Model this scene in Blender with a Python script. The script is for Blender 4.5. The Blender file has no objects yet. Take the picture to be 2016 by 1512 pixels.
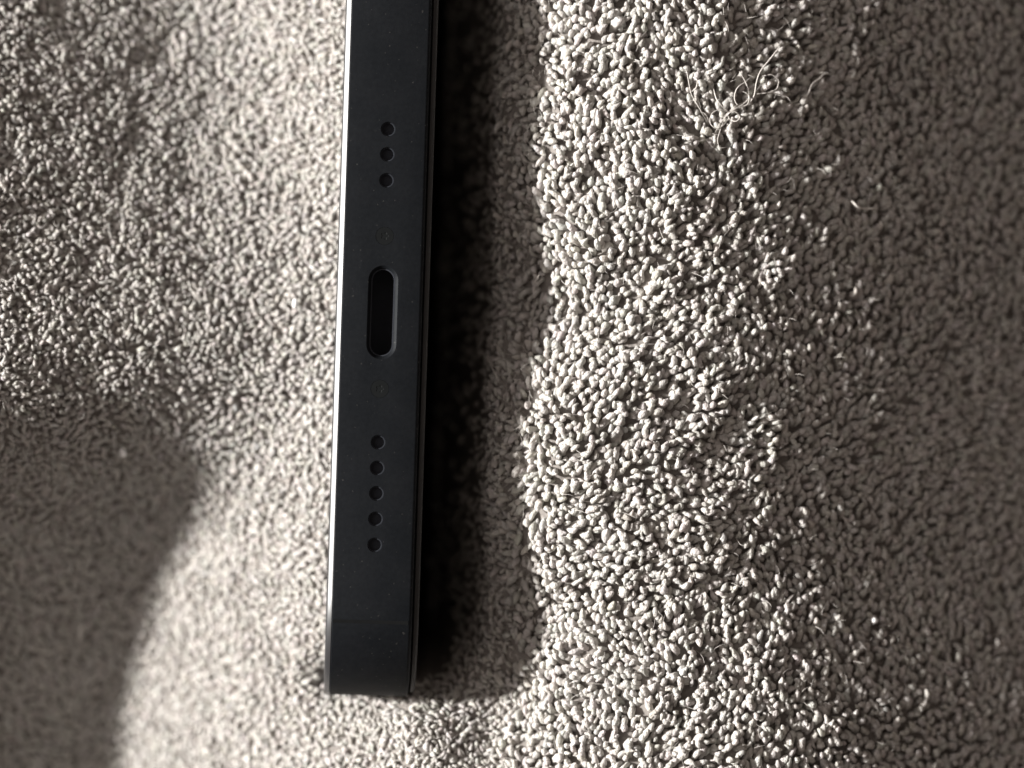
import bpy, bmesh, math, random
import numpy as np
from mathutils import Vector, Matrix

# ------------------------------------------------------------------ basics
MM = 0.001
PX = 23.0                       # photo pixels per millimetre in the plane of the phone's end face
D_CAM = 300.0                   # camera distance (mm)
random.seed(7)
rng = np.random.default_rng(11)
scene = bpy.context.scene
col = scene.collection

def px(x): return (np.asarray(x, dtype=float) - 1008.0) / PX
def py(y): return (756.0 - np.asarray(y, dtype=float)) / PX

# ------------------------------------------------------------------ camera
cam_d = bpy.data.cameras.new('camera')
cam = bpy.data.objects.new('camera', cam_d)
col.objects.link(cam)
cam.location = (0, 0, D_CAM * MM)
cam.rotation_euler = (0, 0, 0)
cam_d.sensor_width = 36.0
cam_d.lens = 36.0 * D_CAM / (2016.0 / PX)
cam_d.clip_start = 0.01
cam_d.clip_end = 50.0
cam_d.dof.use_dof = True
cam_d.dof.focus_distance = (D_CAM + 1.6) * MM
cam_d.dof.aperture_fstop = 10.5
scene.camera = cam

# ------------------------------------------------------------------ light: low window light from the left, dim room
SUN_EL = 22.0
SUN_AZ = 8.0                    # degrees above the image's left
world = bpy.data.worlds.new('World')
scene.world = world
world.use_nodes = True
bg = world.node_tree.nodes['Background']
bg.inputs['Color'].default_value = (1.0, 0.84, 0.735, 1)
bg.inputs['Strength'].default_value = 0.20

el, az = math.radians(SUN_EL), math.radians(SUN_AZ)
sdir = Vector((-math.cos(el) * math.cos(az), math.cos(el) * math.sin(az), math.sin(el)))
ld = bpy.data.lights.new('window_light', 'AREA')
ld.shape = 'DISK'
ld.size = 0.24
LDIST = 3.0
ld.energy = 12.2 * math.pi * LDIST ** 2
ld.color = (1.0, 0.975, 0.935)
lo = bpy.data.objects.new('window_light', ld)
lo.location = sdir * LDIST
lo.rotation_euler = sdir.to_track_quat('Z', 'Y').to_euler()
col.objects.link(lo)

# soft fill lamp added on the left to grade the shading
wd = bpy.data.lights.new('soft_fill_light', 'AREA')
wd.shape = 'RECTANGLE'; wd.size = 1.6; wd.size_y = 1.8
wdir = Vector((-math.cos(math.radians(42)), 0.22, math.sin(math.radians(42)))).normalized()
wd.energy = 0.74 * math.pi * 2.2 ** 2
wd.color = (1.0, 0.92, 0.87)
wo = bpy.data.objects.new('soft_fill_light', wd)
wo.location = wdir * 2.2
wo.rotation_euler = wdir.to_track_quat('Z', 'Y').to_euler()
col.objects.link(wo)

scene.view_settings.view_transform = 'Standard'
scene.view_settings.look = 'None'
scene.view_settings.exposure = 0.0
scene.view_settings.gamma = 1.0
scene.view_settings.use_curve_mapping = False

# ------------------------------------------------------------------ materials
def mat(name):
    m = bpy.data.materials.new(name)
    m.use_nodes = True
    return m, m.node_tree, m.node_tree.nodes['Principled BSDF']

def noise(nt, scale, detail=3.0, rough=0.5):
    tc = nt.nodes.new('ShaderNodeTexCoord')
    n = nt.nodes.new('ShaderNodeTexNoise')
    n.inputs['Scale'].default_value = scale
    n.inputs['Detail'].default_value = detail
    n.inputs['Roughness'].default_value = rough
    nt.links.new(tc.outputs['Object'], n.inputs['Vector'])
    return n

def ramp(nt, src, stops):
    r = nt.nodes.new('ShaderNodeValToRGB')
    e = r.color_ramp.elements
    e[0].position, e[0].color = stops[0][0], (*stops[0][1], 1)
    e[1].position, e[1].color = stops[-1][0], (*stops[-1][1], 1)
    for p, c in stops[1:-1]:
        q = e.new(p); q.color = (*c, 1)
    nt.links.new(src, r.inputs['Fac'])
    return r

def bump(nt, bsdf, src, strength, dist):
    b = nt.nodes.new('ShaderNodeBump')
    b.inputs['Strength'].default_value = strength
    b.inputs['Distance'].default_value = dist
    nt.links.new(src, b.inputs['Height'])
    nt.links.new(b.outputs['Normal'], bsdf.inputs['Normal'])

def cloth_material(name, base):
    m, nt, b = mat(name)
    at = nt.nodes.new('ShaderNodeAttribute'); at.attribute_name = 'tint'
    mx = nt.nodes.new('ShaderNodeMix'); mx.data_type = 'RGBA'; mx.blend_type = 'MULTIPLY'
    mx.inputs['Factor'].default_value = 1.0
    mx.inputs['A'].default_value = (*base, 1)
    nt.links.new(at.outputs['Color'], mx.inputs['B'])
    nt.links.new(mx.outputs['Result'], b.inputs['Base Color'])
    b.inputs['Roughness'].default_value = 0.85
    b.inputs['Specular IOR Level'].default_value = 0.25
    n = noise(nt, 5200, 2.0, 0.6)
    bump(nt, b, n.outputs['Fac'], 1.0, 0.00022)
    # fibres let a little light through
    tr = nt.nodes.new('ShaderNodeBsdfTranslucent')
    nt.links.new(mx.outputs['Result'], tr.inputs['Color'])
    ms = nt.nodes.new('ShaderNodeMixShader'); ms.inputs['Fac'].default_value = 0.31
    out = nt.nodes['Material Output']
    nt.links.new(b.outputs['BSDF'], ms.inputs[1]); nt.links.new(tr.outputs['BSDF'], ms.inputs[2])
    nt.links.new(ms.outputs['Shader'], out.inputs['Surface'])
    return m

M_PILE = cloth_material('pile_yarn', (0.64, 0.614, 0.584))
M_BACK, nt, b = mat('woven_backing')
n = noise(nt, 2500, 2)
r = ramp(nt, n.outputs['Fac'], [(0.3, (0.15, 0.135, 0.125)), (0.7, (0.22, 0.20, 0.185))])  # darker than the yarn: gap shade between tufts put into the colour
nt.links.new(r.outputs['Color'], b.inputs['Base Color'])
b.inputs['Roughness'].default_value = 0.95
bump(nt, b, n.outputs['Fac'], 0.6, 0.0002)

M_FRAME, nt, b = mat('anodised_frame')
n1 = noise(nt, 260, 4, 0.6)
r = ramp(nt, n1.outputs['Fac'], [(0.3, (0.0056, 0.0068, 0.0086)), (0.7, (0.0086, 0.0097, 0.0116))])
nt.links.new(r.outputs['Color'], b.inputs['Base Color'])
nf_ = noise(nt, 2600, 3, 0.7)
rf_ = ramp(nt, nf_.outputs['Fac'], [(0.32, (0.80, 0.80, 0.82)), (0.68, (1.15, 1.14, 1.12))])
mxf = nt.nodes.new('ShaderNodeMix'); mxf.data_type = 'RGBA'; mxf.blend_type = 'MULTIPLY'; mxf.inputs['Factor'].default_value = 1.0
nt.links.new(r.outputs['Color'], mxf.inputs['A']); nt.links.new(rf_.outputs['Color'], mxf.inputs['B'])
nd_ = noise(nt, 3300, 1.0, 0.5)
rd_ = ramp(nt, nd_.outputs['Fac'], [(0.735, (0, 0, 0)), (0.765, (0.5, 0.5, 0.5))])
mxd = nt.nodes.new('ShaderNodeMix'); mxd.data_type = 'RGBA'
nt.links.new(rd_.outputs['Color'], mxd.inputs['Factor'])
nt.links.new(mxf.outputs['Result'], mxd.inputs['A']); mxd.inputs['B'].default_value = (0.06, 0.058, 0.054, 1)
nt.links.new(mxd.outputs['Result'], b.inputs['Base Color'])
b.inputs['Metallic'].default_value = 0.12
b.inputs['Specular IOR Level'].default_value = 0.10
b.inputs['Roughness'].default_value = 0.6
n2 = noise(nt, 6000, 2, 0.7)
bump(nt, b, n2.outputs['Fac'], 0.25, 0.00003)

def simple(name, c, rough, metal=0.0, spec=0.5):
    m, nt, b = mat(name)
    n = noise(nt, 900, 3)
    k = 0.82
    r = ramp(nt, n.outputs['Fac'], [(0.3, tuple(v * k for v in c)), (0.7, c)])
    nt.links.new(r.outputs['Color'], b.inputs['Base Color'])
    b.inputs['Roughness'].default_value = rough
    b.inputs['Metallic'].default_value = metal
    b.inputs['Specular IOR Level'].default_value = spec
    return m
M_GLASS_F = simple('front_glass_black', (0.02, 0.02, 0.022), 0.40, 0, 1.0)
M_GLASS_B = simple('back_glass_dark', (0.022, 0.021, 0.021), 0.55, 0, 0.3)
M_HOLE = simple('hole_black', (0.03, 0.033, 0.042), 0.7, 0, 0.2)
M_BAND = simple('antenna_plastic', (0.0060, 0.0066, 0.0072), 0.5, 0.1, 0.2)
M_SCREW = simple('screw_metal', (0.0080, 0.0090, 0.0096), 0.6, 0.12, .10)
M_CONTACT = simple('port_tongue', (0.03, 0.032, 0.036), 0.5)
M_LINT = simple('lint_fibre', (0.60, 0.565, 0.53), 0.8)
M_SPECK = simple('white_speck', (0.92, 0.91, 0.90), 0.6)

# ------------------------------------------------------------------ helpers
def tag(o, label=None, cat=None, group=None, kind=None):
    if label: o['label'] = label
    if cat: o['category'] = cat
    if group: o['group'] = group
    if kind: o['kind'] = kind
    return o

def link_mesh(name, me, m, parent=None):
    o = bpy.data.objects.new(name, me)
    col.objects.link(o)
    if m is not None:
        if len(me.materials) == 0: me.materials.append(m)
    if parent is not None: o.parent = parent
    return o

def mesh_np(name, V, quads, tris, smooth=True):
    me = bpy.data.meshes.new(name)
    nq, ntq = len(quads), len(tris)
    me.vertices.add(len(V)); me.vertices.foreach_set('co', np.ascontiguousarray(V, dtype=np.float32).ravel())
    loops = np.concatenate([np.asarray(quads, dtype=np.int32).ravel(), np.asarray(tris, dtype=np.int32).ravel()])
    me.loops.add(len(loops)); me.loops.foreach_set('vertex_index', loops)
    me.polygons.add(nq + ntq)
    st = np.concatenate([np.arange(nq) * 4, nq * 4 + np.arange(ntq) * 3]).astype(np.int32)
    me.polygons.foreach_set('loop_start', st)
    me.polygons.foreach_set('use_smooth', np.full(nq + ntq, smooth))
    me.update(calc_edges=True)
    return me

def smoothstep(a, b, x):
    t = np.clip((x - a) / (b - a), 0, 1)
    return t * t * (3 - 2 * t)

def vnoise(X, Y, scale, seed):
    """smooth value noise, -1..1"""
    r = np.random.default_rng(seed)
    G = r.uniform(-1, 1, (96, 96))
    u = X / scale + 40.3; v = Y / scale + 40.7
    i = np.floor(u).astype(int); j = np.floor(v).astype(int)
    fu = u - i; fv = v - j
    fu = fu * fu * (3 - 2 * fu); fv = fv * fv * (3 - 2 * fv)
    i %= 96; j %= 96; i1 = (i + 1) % 96; j1 = (j + 1) % 96
    return (G[i, j] * (1 - fu) * (1 - fv) + G[i1, j] * fu * (1 - fv) + G[i, j1] * (1 - fu) * fv + G[i1, j1] * fu * fv)

# ------------------------------------------------------------------ the blanket: one draped sheet, z(x, y) in mm
X0, X1, Y0, Y1, ST = -80.0, 76.0, -60.0, 60.0, 0.48
gx = np.arange(X0, X1 + 1e-6, ST); gy = np.arange(Y0, Y1 + 1e-6, ST)
GX, GY = np.meshgrid(gx, gy, indexing='ij')

def phone_right(y):   # image line of the phone's right edge
    return 874.0 - 36.0 * y / 1200.0

# how steeply the sheet climbs to the right (dz/dx), per row of the drape
ykn = [-620, 0, 200, 400, 600, 760, 860, 960, 1100, 1300, 1512, 2150]
xl = [-830, -300, -60, 60, 200, 300, 450, 600, 700]
SL = np.array([
    [.05, -.1, -.30, -.36, -.30, -.10, .36, .62, .60],   # -620
    [.05, -.1, -.30, -.34, -.31, -.20, .26, .62, .60],  # 0
    [.05, -.1, -.30, -.34, -.33, -.27, .04, .54, .56],  # 200
    [.05, -.1, -.30, -.33, -.31, -.26, -.08, .36, .46],  # 400
    [.05, -.1, -.24, -.27, -.26, -.22, -.13, .04, .20],  # 600
    [.05, -.1, -.24, -.29, -.28, -.27, -.18, .16, .28],  # 760
    [.02, -.3, -.43, -.45, -.45, -.38, -.04, .44, .44],  # 860
    [.02, -.3, -.52, -.53, -.34, .34, .56, .54, .46],  # 960
    [.02, -.3, -.54, -.56, -.24, .66, .70, .54, .46],  # 1100
    [.02, -.3, -.54, -.56, .10, .80, .76, .60, .50],  # 1300
    [.02, -.3, -.54, -.54, .40, .80, .74, .60, .50],  # 1512
    [.02, -.3, -.5, -.5, .40, .60, .60, .50, .44],  # 2150
])
def grid_interp(xk, yk, A, xs, ys):
    t = np.array([np.interp(xs, xk, row) for row in A])          # rows x xs
    return np.array([np.interp(ys, yk, t[:, i]) for i in range(len(xs))])   # xs x ys
def blur(A, n, axis):
    for _ in range(2):
        k = np.ones(n) / n
        P = np.pad(A, [(n, n) if a == axis else (0, 0) for a in range(2)], mode='edge')
        A = np.apply_along_axis(lambda v: np.convolve(v, k, 'same'), axis, P)
        A = A[n:-n] if axis == 0 else A[:, n:-n]
    return A

gpx = gx * PX + 1008.0; gpy = 756.0 - gy * PX
sl = grid_interp(xl, ykn, SL, gpx, gpy)
sl = blur(blur(sl, 7, 0), 17, 1)
cum = np.cumsum(sl, axis=0) * ST
iref = int(np.argmin(abs(gpx - 665)))
HL = -10.0 + cum - cum[iref:iref + 1, :]

# right-hand roll: the crest that catches the light again behind the phone's shadow
ye = [-600, -100, 0, 250, 450, 600, 700, 850, 950, 1050, 1150, 1250, 1350, 1512, 2150]
xe = [1090, 1100, 1100, 1078, 1092, 1112, 1072, 1044, 1034, 1050, 1076, 1086, 1090, 1085, 1085]
XE = np.interp(gpy, ye, xe)
TAN = math.tan(el)
HE = -(XE - phone_right(gpy)) / PX * TAN - 0.7
xr = [-400, -180, -90, -20, 20, 100, 200, 300, 390, 480, 640, 1700]
SR = np.array([
    [.3, .5, .8, .75, .46, .10, -.06, -.21, -.32, -.42, -.50, -.44],
    [.3, .5, .8, .75, .46, .10, -.06, -.21, -.32, -.42, -.50, -.44],
    [.3, .5, .8, .75, .46, .17, -.01, -.16, -.28, -.40, -.50, -.44],
    [.1, .2, .25, .34, .38, .30, .14, -.04, -.18, -.34, -.45, -.42],
])
yr = [-620, 500, 1150, 1420]
HR = np.zeros_like(GX)
for j in range(len(gy)):
    row = np.array([np.interp(gpy[j], yr, SR[:, k]) for k in range(len(xr))])
    s = np.interp(gpx - XE[j], xr, row)
    s = np.convolve(np.pad(s, 4, mode='edge'), np.ones(9) / 9, 'valid')
    c = np.cumsum(s) * ST
    c -= np.interp(XE[j], gpx, c)
    HR[:, j] = HE[j] + c
HR = blur(HR, 5, 1)

GPX, GPY = np.meshgrid(gpx, gpy, indexing='ij')
t = smoothstep(680, 980, GPX)
H = HL * (1 - t) + HR * t
# soft lumps of the cloth
H += (0.18 + 0.12 * smoothstep(650, 1000, GPX) - 0.24 * smoothstep(1350, 1550, GPX)) * vnoise(GX, GY, 7.0, 3) + (0.16 + 0.16 * smoothstep(1000, 1080, GPX) - 0.20 * smoothstep(1300, 1500, GPX)) * vnoise(GX, GY, 2.6, 4) + 0.08 * vnoise(GX, GY, 1.5, 5)
# a small pinched crease below the phone's end and the hollow beside it
CR = GPX - 806 - (GPY - 1400) * 0.05
H += 0.75 * np.exp(-(CR / np.where(CR < 0, 30.0, 80.0)) ** 2) * smoothstep(1368, 1410, GPY)
H -= 1.7 * np.exp(-((GPX - 985) / 85.0) ** 2) * smoothstep(1300, 1370, GPY) * (1 - smoothstep(1430, 1560, GPY))
# the pocket the phone sits in
PR = phone_right(GPY)
PL = 682.0 - 39.0 * GPY / 1200.0
inrow = 1 - smoothstep(1230, 1365, GPY) * smoothstep(-10, 60, GPX - PR) - smoothstep(1300, 1365, GPY) * (1 - smoothstep(-10, 60, GPX - PR))
gap = np.clip(1 - (GPX - PR) / 125.0, 0, 1) ** 1.25 * (GPX > PL + 40)
H -= 26.0 * gap * inrow
H -= 3.5 * np.exp(-((GPY - 1360) / 55.0) ** 2) * smoothstep(560, 680, GPX) * (1 - smoothstep(840, 960, GPX))
hole = smoothstep(12, 45, GPX - PL) * (1 - smoothstep(-50, -12, GPX - PR)) * (1 - smoothstep(1335, 1360, GPY)) * (1 - smoothstep(39.0, 40.5, GY))
H = H - hole * (136.0 + H)

nxg, nyg = H.shape
V = np.stack([GX, GY, H], -1).reshape(-1, 3) * MM
ii = np.arange(nxg * nyg).reshape(nxg, nyg)
Q = np.stack([ii[:-1, :-1], ii[1:, :-1], ii[1:, 1:], ii[:-1, 1:]], -1).reshape(-1, 4)
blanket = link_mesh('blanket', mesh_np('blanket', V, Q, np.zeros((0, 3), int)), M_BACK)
tag(blanket, 'pale beige looped fleece blanket draped in soft folds under and around the phone', 'blanket')

DX, DY = np.gradient(H, ST, ST)
def sample(A, x, y):
    u = np.clip((x - X0) / ST, 0, nxg - 1.001); v = np.clip((y - Y0) / ST, 0, nyg - 1.001)
    i = u.astype(int); j = v.astype(int); fu = u - i; fv = v - j
    return A[i, j] * (1 - fu) * (1 - fv) + A[i + 1, j] * fu * (1 - fv) + A[i, j + 1] * (1 - fu) * fv + A[i + 1, j + 1] * fu * fv

# ------------------------------------------------------------------ the pile: short bent yarn tufts over the whole sheet
def scatter(sp):
    a = np.arange(X0 + 1, X1 - 1, sp); c = np.arange(Y0 + 1, Y1 - 1, sp * 0.87)
    A, C = np.meshgrid(a, c, indexing='ij')
    A = A + (np.arange(len(c)) % 2)[None, :] * sp * 0.5
    A = A + rng.uniform(-.36, .36, A.shape) * sp; C = C + rng.uniform(-.36, .36, C.shape) * sp
    return A.ravel(), C.ravel()

def tufts(x, y, S, R, r0, h0, l0):
    n = len(x)
    z = sample(H, x, y); dx = sample(DX, x, y); dy = sample(DY, x, y)
    N = np.stack([-dx, -dy, np.ones(n)], -1); N /= np.linalg.norm(N, axis=1)[:, None]
    right = smoothstep(1000, 1150, x * PX + 1008)
    ang = (math.pi / 2) * (0.9 + 0.9 * vnoise(x, y, 9.0, 21)) * right + (1 - right) * math.pi * 1.3 * vnoise(x, y, 6.0, 22)
    ang = ang + rng.normal(0, 0.75, n) * (1 - 0.3 * right)
    ang = np.where(rng.random(n) < 0.15, rng.uniform(0, 6.28, n), ang)
    Dv = np.stack([np.cos(ang), np.sin(ang), np.zeros(n)], -1)
    Dv -= N * (Dv * N).sum(1)[:, None]; Dv /= np.linalg.norm(Dv, axis=1)[:, None]
    B = np.cross(N, Dv)
    hh = h0 * rng.uniform(.72, 1.25, n) * (1 + 0.22 * vnoise(x, y, 1.9, 31) + right * 0.36 * vnoise(x, y, 1.5, 33))
    ll = l0 * rng.uniform(.35, 1.3, n)
    cv = rng.normal(0, 0.18, n)
    rr = r0 * np.clip(rng.normal(1.0, .16, n), .62, 1.5)
    P = np.stack([x, y, z], -1)
    ts = np.linspace(0, 1, R)
    prof = np.interp(ts, [0, .3, .7, .9, 1.0], [.8, 1.0, 1.0, .86, .50])
    verts = np.zeros((n, R * S + 1, 3))
    th = np.linspace(0, 2 * math.pi, S, endpoint=False)
    for k, tt in enumerate(ts):
        up = math.sin(tt * 1.75) / math.sin(1.5)
        c = P + N * (hh * up - 0.25)[:, None] + Dv * (ll * tt ** 1.5)[:, None] + B * (cv * math.sin(tt * 3.0))[:, None]
        tx = np.cos(tt * 1.75) * hh * 1.75; tl = ll * 1.5 * tt ** .5 + 0.02
        T = N * tx[:, None] + Dv * tl[:, None]; T /= np.linalg.norm(T, axis=1)[:, None]
        E = np.cross(B, T)
        rk = rr * prof[k] * rng.uniform(.86, 1.14, n)
        for s in range(S):
            q = rng.uniform(.9, 1.1, n)
            verts[:, k * S + s] = c + (B * math.cos(th[s]) + E * math.sin(th[s])) * (rk * q)[:, None]
    verts[:, R * S] = c + T * (rr * 0.33)[:, None]
    base = (np.arange(n) * (R * S + 1))[:, None]
    q = []
    for k in range(R - 1):
        for s in range(S):
            s2 = (s + 1) % S
            q.append([k * S + s, k * S + s2, (k + 1) * S + s2, (k + 1) * S + s])
    tr = [[(R - 1) * S + s, (R - 1) * S + (s + 1) % S, R * S] for s in range(S)]
    q = np.array(q); tr = np.array(tr)
    quads = (base[:, :, None] + q[None]).reshape(-1, 4); tris = (base[:, :, None] + tr[None]).reshape(-1, 3)
    val = rng.normal(1.0, 0.075, n)
    hue = rng.normal(0, 0.012, (n, 3))
    tint = np.clip(val[:, None] * (1 + hue), .6, 1.25)
    tint = np.repeat(tint, R * S + 1, axis=0)
    return verts.reshape(-1, 3), quads, tris, tint

def good(x, y):
    slope = np.hypot(sample(DX, x, y), sample(DY, x, y))
    return (rng.random(len(x)) < 1 - smoothstep(3.2, 6.4, slope)) & (sample(hole, x, y) < 0.02) & (rng.random(len(x)) > 0.04)
def rightness(x): return smoothstep(960, 1080, x * PX + 1008)
def infr(x, y): return (abs(x) < 47.5) & (abs(y) < 36.5)
parts = []
for sp, r_, h_, l_, side in ((0.425, 0.195, 0.52, 0.62, 0), (0.545, 0.275, 0.86, 0.82, 1)):
    x, y = scatter(sp)
    w = rightness(x); w = w if side else 1 - w
    k = good(x, y) & infr(x, y) & (rng.random(len(x)) < w * (0.93 if side else 1.0))
    parts.append(tufts(x[k], y[k], 6 if side else 5, 5, r_, h_, l_))
x, y = scatter(0.66)
k = good(x, y) & ~infr(x, y)
parts.append(tufts(x[k], y[k], 4, 4, 0.29, 0.85, 0.75))
vo = 0; VV = []; QQ = []; TT = []; CC = []
for v, q, tr, tn in parts:
    VV.append(v); QQ.append(q + vo); TT.append(tr + vo); CC.append(tn); vo += len(v)
me = mesh_np('pile', np.concatenate(VV) * MM, np.concatenate(QQ), np.concatenate(TT))
ca = me.attributes.new('tint', 'FLOAT_COLOR', 'POINT')
C4 = np.concatenate([np.concatenate(CC), np.ones((vo, 1))], 1)
ca.data.foreach_set('color', C4.astype(np.float32).ravel())
pile = link_mesh('pile', me, M_PILE, blanket)
pile['kind'] = 'stuff'

# fine loose fuzz standing out of the pile
def fibre_mesh(name, paths, rad, S=3):
    VV = []; QQ = []; o = 0
    for p, r in zip(paths, rad):
        p = np.asarray(p, float); m = len(p)
        T = np.gradient(p, axis=0); T /= np.linalg.norm(T, axis=1)[:, None] + 1e-9
        ref = np.array([0.31, 0.22, 0.92])
        A = np.cross(T, ref); A /= np.linalg.norm(A, axis=1)[:, None] + 1e-9
        Bv = np.cross(T, A)
        w = r * np.interp(np.linspace(0, 1, m), [0, .15, .8, 1], [.7, 1, .9, .35])
        for k in range(m):
            for s in range(S):
                a = 2 * math.pi * s / S
                VV.append(p[k] + (A[k] * math.cos(a) + Bv[k] * math.sin(a)) * w[k])
        for k in range(m - 1):
            for s in range(S):
                s2 = (s + 1) % S
                QQ.append([o + k * S + s, o + k * S + s2, o + (k + 1) * S + s2, o + (k + 1) * S + s])
        o += m * S
    return mesh_np(name, np.array(VV) * MM, np.array(QQ), np.zeros((0, 3), int))

paths = []; rads = []
nf = 1800
fx = rng.uniform(-46, 46, nf); fy = rng.uniform(-35, 35, nf)
extra = 900
ey = rng.uniform(-25, 34, extra)
fx = np.concatenate([fx, px(phone_right(756 - ey * PX)) + rng.uniform(2.2, 8.5, extra)]); fy = np.concatenate([fy, ey])
fz = sample(H, fx, fy); fh = sample(hole, fx, fy)
for a, c, z, hfl in zip(fx, fy, fz, fh):
    if hfl > 0.02: continue
    L = rng.uniform(.6, 1.3) * (1.25 if a > 0 else 0.9); an = rng.uniform(0, 6.28); curl = rng.normal(0, .5)
    pts = []
    for k in range(4):
        tt = k / 3
        pts.append([a + math.cos(an + curl * tt) * L * tt * .8, c + math.sin(an + curl * tt) * L * tt * .8, z + 0.45 + L * .55 * math.sin(tt * 1.8)])
    paths.append(pts); rads.append(rng.uniform(.012, .024))
fuzz = link_mesh('fuzz', fibre_mesh('fuzz', paths, rads), M_LINT, blanket)
fuzz['kind'] = 'stuff'

# ------------------------------------------------------------------ the phone
W, L, T = 68.4, 131.5, 6.86          # width, length, frame thickness
RC = 8.8
YS = 0.8                             # the outline's centre sits this far above the port
# local axes: x = across the thickness (image right), y = along the width (image up), z = towards the camera
cx, cy = float(px(752.5)), float(py(615))
phone = bpy.data.objects.new('smartphone', None)
col.objects.link(phone)
phone.empty_display_size = 0.01
tag(phone, 'dark graphite smartphone tucked end-on in the blanket fold, charging port facing out', 'smartphone')
view = Vector((cx, cy, -D_CAM)).normalized()
zax = -view
zax = (zax + Vector((0.012, 0.034, 0))).normalized()
yax = Vector((math.sin(math.radians(1.86)), math.cos(math.radians(1.86)), 0))
xax = yax.cross(zax).normalized(); yax = zax.cross(xax).normalized()
phone.matrix_world = Matrix.Translation(Vector((cx, cy, 0)) * MM) @ Matrix((xax, yax, zax)).transposed().to_4x4()

def rrect(w, l, r, n=14):
    """outline in (y, z): top end at z=0, bottom at z=-l"""
    pts = []
    for (cy_, cz_, a0) in ((w / 2 - r, -r, 0), (-w / 2 + r, -r, 90), (-w / 2 + r, -l + r, 180), (w / 2 - r, -l + r, 270)):
        for k in range(n + 1):
            a = math.radians(a0 + 90 * k / n)
            pts.append((cy_ + r * math.cos(a), cz_ + r * math.sin(a)))
    return pts

def slab(name, w, l, r, zoff, secs, m, parent, smooth_ang=30):
    """stack of inset outlines along x: secs = [(x, inset)]"""
    bm = bmesh.new()
    rings = []
    for (xx, ins) in secs:
        pts = rrect(w - 2 * ins, l - 2 * ins, max(r - ins, .2))
        rings.append([bm.verts.new((xx * MM, (p[0] + YS) * MM, (p[1] - ins + zoff) * MM)) for p in pts])
    n = len(rings[0])
    for a, c in zip(rings[:-1], rings[1:]):
        for k in range(n):
            k2 = (k + 1) % n
            bm.faces.new((a[k], a[k2], c[k2], c[k]))
    bm.faces.new(rings[0][::-1]); bm.faces.new(rings[-1])
    bmesh.ops.recalc_face_normals(bm, faces=bm.faces)
    me = bpy.data.meshes.new(name); bm.to_mesh(me); bm.free()
    for p in me.polygons: p.use_smooth = True
    o = link_mesh(name, me, m, parent)
    return o

def autosmooth(o, deg):
    me = o.data
    bm = bmesh.new(); bm.from_mesh(me)
    for e in bm.edges:
        if len(e.link_faces) == 2:
            e.smooth = e.calc_face_angle(0) < math.radians(deg)
    bm.to_mesh(me); bm.free()

def bev(x_edge, sgn, rad, n=5):
    """rounded edge sections from the flat side to the large face"""
    out = []
    for k in range(n + 1):
        a = math.radians(90 * k / n)
        out.append((x_edge - sgn * rad * (1 - math.sin(a)), rad * (1 - math.cos(a))))
    return out
hT = T / 2
secs = [(x_, i_) for (x_, i_) in bev(-hT, -1, 0.06)][::-1] + bev(hT, 1, 0.34)
frame = slab('frame', W, L, RC, 0, secs, M_FRAME, phone)
frame['label'] = 'matte dark graphite metal side band of the phone'

# cutters: port and round holes, each with a small countersink
def stadium(len_, wid, n=14):
    r = wid / 2; pts = []
    for (c, a0) in ((len_ / 2 - r, 0), (-len_ / 2 + r, 180)):
        for k in range(n + 1):
            a = math.radians(a0 + 180 * k / n)
            pts.append((r * math.cos(a), c + r * math.sin(a)))
    return pts
def lofted(name, secs):
    bm = bmesh.new(); rings = []
    for pts, z, dy in secs:
        rings.append([bm.verts.new((p[0] * MM, (p[1] + dy) * MM, z * MM)) for p in pts])
    n = len(rings[0])
    for a, c in zip(rings[:-1], rings[1:]):
        for k in range(n):
            bm.faces.new((a[k], a[(k + 1) % n], c[(k + 1) % n], c[k]))
    bm.faces.new(rings[0][::-1]); bm.faces.new(rings[-1])
    bmesh.ops.recalc_face_normals(bm, faces=bm.faces)
    me = bpy.data.meshes.new(name); bm.to_mesh(me); bm.free()
    return me
def circ(r, n=20): return [(r * math.cos(2 * math.pi * k / n), r * math.sin(2 * math.pi * k / n)) for k in range(n)]

holes_y = [15.72, 13.55, 11.32, -11.12, -13.32, -15.5, -17.68, -19.9]
cut = []
cut.append(lofted('c', [(stadium(7.55, 2.06), -3.2, 0), (stadium(7.55, 2.06), -0.26, 0), (stadium(7.75, 2.26), -0.13, 0), (stadium(8.05, 2.56), 0.0, 0), (stadium(8.5, 3.0), 0.2, 0)]))
for hy in holes_y:
    cut.append(lofted('c', [(circ(.60), -1.5, hy), (circ(.60), -0.12, hy), (circ(.635), 0.0, hy), (circ(.68), 0.2, hy)]))
for hy in (6.55, -6.55):
    cut.append(lofted('c', [(circ(.785), -0.35, hy), (circ(.785), 0.2, hy)]))
bm = bmesh.new()
for c in cut: bm.from_mesh(c)
cm = bpy.data.meshes.new('cutters'); bm.to_mesh(cm); bm.free()
co = bpy.data.objects.new('cutters', cm); col.objects.link(co); co.parent = phone
mod = frame.modifiers.new('holes', 'BOOLEAN'); mod.operation = 'DIFFERENCE'; mod.solver = 'EXACT'; mod.object = co
dg = bpy.context.evaluated_depsgraph_get()
fm = bpy.data.meshes.new_from_object(frame.evaluated_get(dg))
frame.modifiers.clear(); frame.data = fm; fm.name = 'frame'
bpy.data.objects.remove(co)
for p in fm.polygons: p.use_smooth = True
autosmooth(frame, 24)

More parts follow.
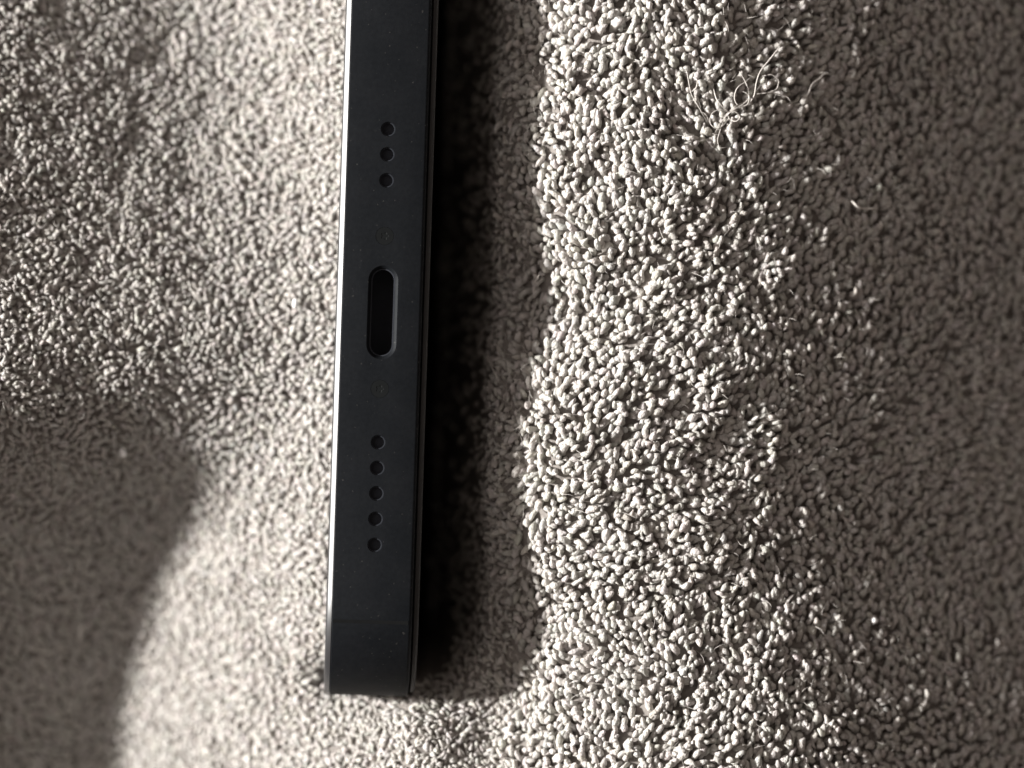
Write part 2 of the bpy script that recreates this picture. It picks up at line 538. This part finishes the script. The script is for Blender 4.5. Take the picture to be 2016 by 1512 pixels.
# port lining and contact tongue
port = link_mesh('charging_port', lofted('charging_port', [(stadium(7.5, 2.0), -3.15, 0), (stadium(7.5, 2.0), -2.9, 0)]), M_HOLE, phone)
bm = bmesh.new()
outer, inner = stadium(7.53, 2.04), stadium(7.33, 1.84)
rg = [[bm.verts.new((p[0] * MM, p[1] * MM, z * MM)) for p in pts] for pts, z in ((outer, -3.0), (outer, -0.34), (inner, -0.34), (inner, -3.0))]
n = len(outer)
for a, c in zip(rg[:-1], rg[1:]):
    for k in range(n): bm.faces.new((a[k], a[(k + 1) % n], c[(k + 1) % n], c[k]))
bmesh.ops.recalc_face_normals(bm, faces=bm.faces)
me = bpy.data.meshes.new('port_lining'); bm.to_mesh(me); bm.free()
link_mesh('port_lining', me, M_HOLE, port)

# holes: dark lining cup with a mesh disc at the bottom
bm = bmesh.new()
rg = [[bm.verts.new((p[0] * MM, p[1] * MM, z * MM)) for p in circ(r_)] for r_, z in ((.595, -0.16), (.53, -0.16), (.53, -0.6), (.02, -0.6))]
for a, c in zip(rg[:-1], rg[1:]):
    for k in range(20): bm.faces.new((a[k], a[(k + 1) % 20], c[(k + 1) % 20], c[k]))
bm.faces.new(rg[-1])
bmesh.ops.recalc_face_normals(bm, faces=bm.faces)
hme = bpy.data.meshes.new('speaker_hole'); bm.to_mesh(hme); bm.free()
for hy in holes_y:
    o = link_mesh('speaker_hole', hme, M_HOLE, phone); o.location = (0, hy * MM, 0)

# tiny five-lobed screws beside the port
bm = bmesh.new()
def star(r, amp): return [((r + amp * math.cos(5 * 2 * math.pi * k / 40)) * math.cos(2 * math.pi * k / 40), (r + amp * math.cos(5 * 2 * math.pi * k / 40)) * math.sin(2 * math.pi * k / 40)) for k in range(40)]
rg = [[bm.verts.new((p[0] * MM, p[1] * MM, z * MM)) for p in pts] for pts, z in ((circ(.78, 40), -0.30), (circ(.78, 40), -0.06), (circ(.76, 40), -0.012), (star(.30, .06), -0.012), (star(.26, .05), -0.03))]
for a, c in zip(rg[:-1], rg[1:]):
    for k in range(40): bm.faces.new((a[k], a[(k + 1) % 40], c[(k + 1) % 40], c[k]))
bm.faces.new(rg[-1])
bmesh.ops.recalc_face_normals(bm, faces=bm.faces)
sme = bpy.data.meshes.new('screw'); bm.to_mesh(sme); bm.free()
for hy in (6.55, -6.55):
    o = link_mesh('screw', sme, M_SCREW, phone); o.location = (0, hy * MM, 0)

# antenna band wrapping the side near the corner
def arcpt(u):
    e = abs(u) - (W / 2 - RC)
    z = 0 if e <= 0 else -(RC - math.sqrt(RC * RC - e * e))
    nrm = (0, 1) if e <= 0 else (math.copysign(e / RC, u), math.sqrt(1 - (e / RC) ** 2))
    return z, nrm
bm = bmesh.new()
rows = []
for u in (-26.35, -26.45, -26.55, -26.65):
    z, nn = arcpt(u - YS)
    rows.append([bm.verts.new((xx * MM, (u + nn[0] * o_) * MM, (z + nn[1] * o_) * MM)) for xx, o_ in ((-hT + .07, .006), (hT - .35, .006), (hT - .35, -.1), (-hT + .07, -.1))])
for a, c in zip(rows[:-1], rows[1:]):
    for k in range(4): bm.faces.new((a[k], a[(k + 1) % 4], c[(k + 1) % 4], c[k]))
bm.faces.new(rows[0]); bm.faces.new(rows[-1][::-1])
bmesh.ops.recalc_face_normals(bm, faces=bm.faces)
me = bpy.data.meshes.new('antenna_band'); bm.to_mesh(me); bm.free()
link_mesh('antenna_band', me, M_BAND, phone)

# front glass (left, its bevelled rim catches the light) and back glass (right)
gl = [(-hT + .05, .50), (-hT + .02, .34), (-hT - .045, .30), (-hT - .06, .045), (-hT - .14, .086), (-hT - .24, .149), (-hT - .34, .221), (-hT - .43, .296), (-hT - .49, .38), (-hT - .52, .52), (-hT - .525, .70)]
fg = slab('front_glass', W, L, RC, 0, gl[::-1], M_GLASS_F, phone)
fg['label'] = 'front glass with a thin sunlit bevelled rim'
br = [(hT - .05, 1.0), (hT + .10, .95), (hT + .11, .42), (hT + .16, .36), (hT + .34, .36), (hT + .46, .42), (hT + .54, .55), (hT + .57, .8)]
bgl = slab('back_glass', W, L, RC, 0, br, M_GLASS_B, phone)
autosmooth(fg, 40); autosmooth(bgl, 40)

# ------------------------------------------------------------------ stray lint
def lint(pts_px, dz, r, label, n=26, name='lint_fibre', wob=0.05, seed=1, group=None):
    """a stray fibre running over the pile through the listed spots"""
    rg_ = np.random.default_rng(seed)
    P = np.array([[float(px(a)), float(py(c))] for a, c in pts_px])
    tk = np.linspace(0, 1, len(P)); tt = np.linspace(0, 1, n)
    xs = np.interp(tt, tk, P[:, 0]); ys = np.interp(tt, tk, P[:, 1])
    k = np.array([.25, .5, .25])
    for _ in range(3):
        xs[1:-1] = np.convolve(xs, k, 'valid'); ys[1:-1] = np.convolve(ys, k, 'valid')
    xs = xs + wob * np.sin(tt * 17 + seed); ys = ys + wob * np.cos(tt * 13 + seed * 2)
    z = sample(H, xs, ys) + dz + 0.15 * np.sin(tt * 3.1) + .1 * np.sin(tt * 9 + seed)
    s = 1 - z / D_CAM
    path = np.stack([xs * s, ys * s, z], -1)
    o_ = path[0].copy()
    me = fibre_mesh(name, [path - o_], [r], 6)
    o = link_mesh(name, me, M_LINT); o.location = o_ * MM
    tag(o, label, 'lint')
    return o

def lint_multi(strands, dz, r, label, seed):
    """a tangle of several strands in one wisp"""
    paths = []; rr = []
    rg_ = np.random.default_rng(seed)
    o_ = None
    for i, pts_px in enumerate(strands):
        P = np.array([[float(px(a)), float(py(c))] for a, c in pts_px]); n = 30
        tk = np.linspace(0, 1, len(P)); tt = np.linspace(0, 1, n)
        xs = np.interp(tt, tk, P[:, 0]); ys = np.interp(tt, tk, P[:, 1])
        k = np.array([.25, .5, .25])
        for _ in range(4):
            xs[1:-1] = np.convolve(xs, k, 'valid'); ys[1:-1] = np.convolve(ys, k, 'valid')
        z = sample(H, xs, ys) + dz + .3 * np.sin(tt * 3.1) + .1 * np.sin(tt * 11 + i)
        s = 1 - z / D_CAM
        p = np.stack([xs * s, ys * s, z], -1)
        if o_ is None: o_ = p[0].copy()
        paths.append(p - o_); rr.append(r * rg_.uniform(.6, 1.2))
    o = link_mesh('lint_wisp', fibre_mesh('lint_wisp', paths, rr, 5), M_LINT); o.location = o_ * MM
    tag(o, label, 'lint'); return o

lint_multi([
    [(1352, 140), (1360, 185), (1378, 215), (1392, 240)],
    [(1455, 140), (1468, 160), (1478, 190), (1465, 205), (1445, 215), (1430, 228), (1415, 245), (1408, 262)],
    [(1535, 92), (1515, 118), (1496, 140), (1488, 165), (1486, 190), (1470, 210), (1445, 214)],
    [(1405, 175), (1410, 195), (1424, 212), (1434, 220)],
    [(1430, 228), (1420, 250), (1412, 275), (1416, 292), (1432, 290)],
    [(1490, 185), (1520, 182), (1550, 190), (1560, 205)],
    [(1470, 160), (1450, 172), (1444, 196), (1456, 212), (1474, 206), (1476, 186), (1462, 180)],
    [(1436, 222), (1418, 214), (1400, 222), (1396, 244), (1412, 256), (1428, 244), (1440, 224)],
    [(1440, 216), (1452, 222), (1458, 232), (1450, 240), (1436, 236), (1432, 224)],
    [(1428, 226), (1442, 214), (1452, 206), (1470, 200)],
    [(1424, 230), (1440, 220), (1450, 212), (1464, 206)],
    [(1362, 150), (1374, 158), (1370, 176), (1358, 182)],
    [(1500, 150), (1520, 146), (1534, 158), (1530, 176), (1512, 182)],
], 1.25, 0.055, 'tangled pale lint wisp on the sunlit pile near the top edge', 3)
lint([(1588, 190), (1592, 180), (1604, 160), (1622, 146), (1640, 148)], 1.2, .05, 'short pale fibre right of the tangled lint wisp near the top', seed=4)
lint([(1677, 395), (1684, 404), (1696, 410), (1712, 412), (1728, 408)], 1.6, .09, 'short curved pale fibre alone on the shaded right slope', seed=5, wob=.02)
lint([(1062, 540), (1057, 550), (1049, 558)], 1.5, .055, 'tiny pale fibre in the shadow strip level with the port', n=10, seed=6, wob=.01)
lint([(905, 678), (918, 684), (934, 690)], 2.2, .06, 'pale fibre at the dark gap beside the lower end of the port', n=10, seed=7, wob=.01)
lint([(958, 706), (966, 720), (976, 738), (982, 752)], 1.5, .05, 'faint slanting fibre in the shadow strip below the port', n=12, seed=8, wob=.01)
lint([(62, 1270), (78, 1282), (100, 1286), (126, 1274)], 1.7, .10, 'curved pale fibre lying in the shaded lower left corner', seed=9, wob=.02)
lint([(160, 1228), (158, 1250), (152, 1272)], 1.7, .12, 'upright pale fibre beside the curved one in the lower left shade', n=12, seed=10, wob=.02)

def speck(x_, y_, rx, ry, rz, label, seed, dz=0.95):
    bm = bmesh.new()
    bmesh.ops.create_icosphere(bm, subdivisions=2, radius=1.0)
    r_ = random.Random(seed)
    for v in bm.verts:
        k = r_.uniform(.82, 1.15)
        v.co = Vector((v.co.x * rx * k, v.co.y * ry * k, v.co.z * rz * k)) * MM
    me = bpy.data.meshes.new('lint_speck'); bm.to_mesh(me); bm.free()
    for p in me.polygons: p.use_smooth = True
    X_, Y_ = float(px(x_)), float(py(y_))
    z = float(sample(H, np.array([X_]), np.array([Y_]))[0]) + dz
    s = 1 - z / D_CAM
    o = link_mesh('lint_speck', me, M_SPECK); o.location = Vector((X_ * s, Y_ * s, z)) * MM
    tag(o, label, 'speck')
speck(241, 891, .32, .46, .3, 'small white speck on the shaded pile at lower left', 1, 1.1)
speck(581, 597, .26, .48, .3, 'bright white speck on the pile left of the charging port', 2, 1.0)
speck(1722, 1222, .30, .28, .28, 'pale speck standing out on the shaded right slope', 3, 1.0)
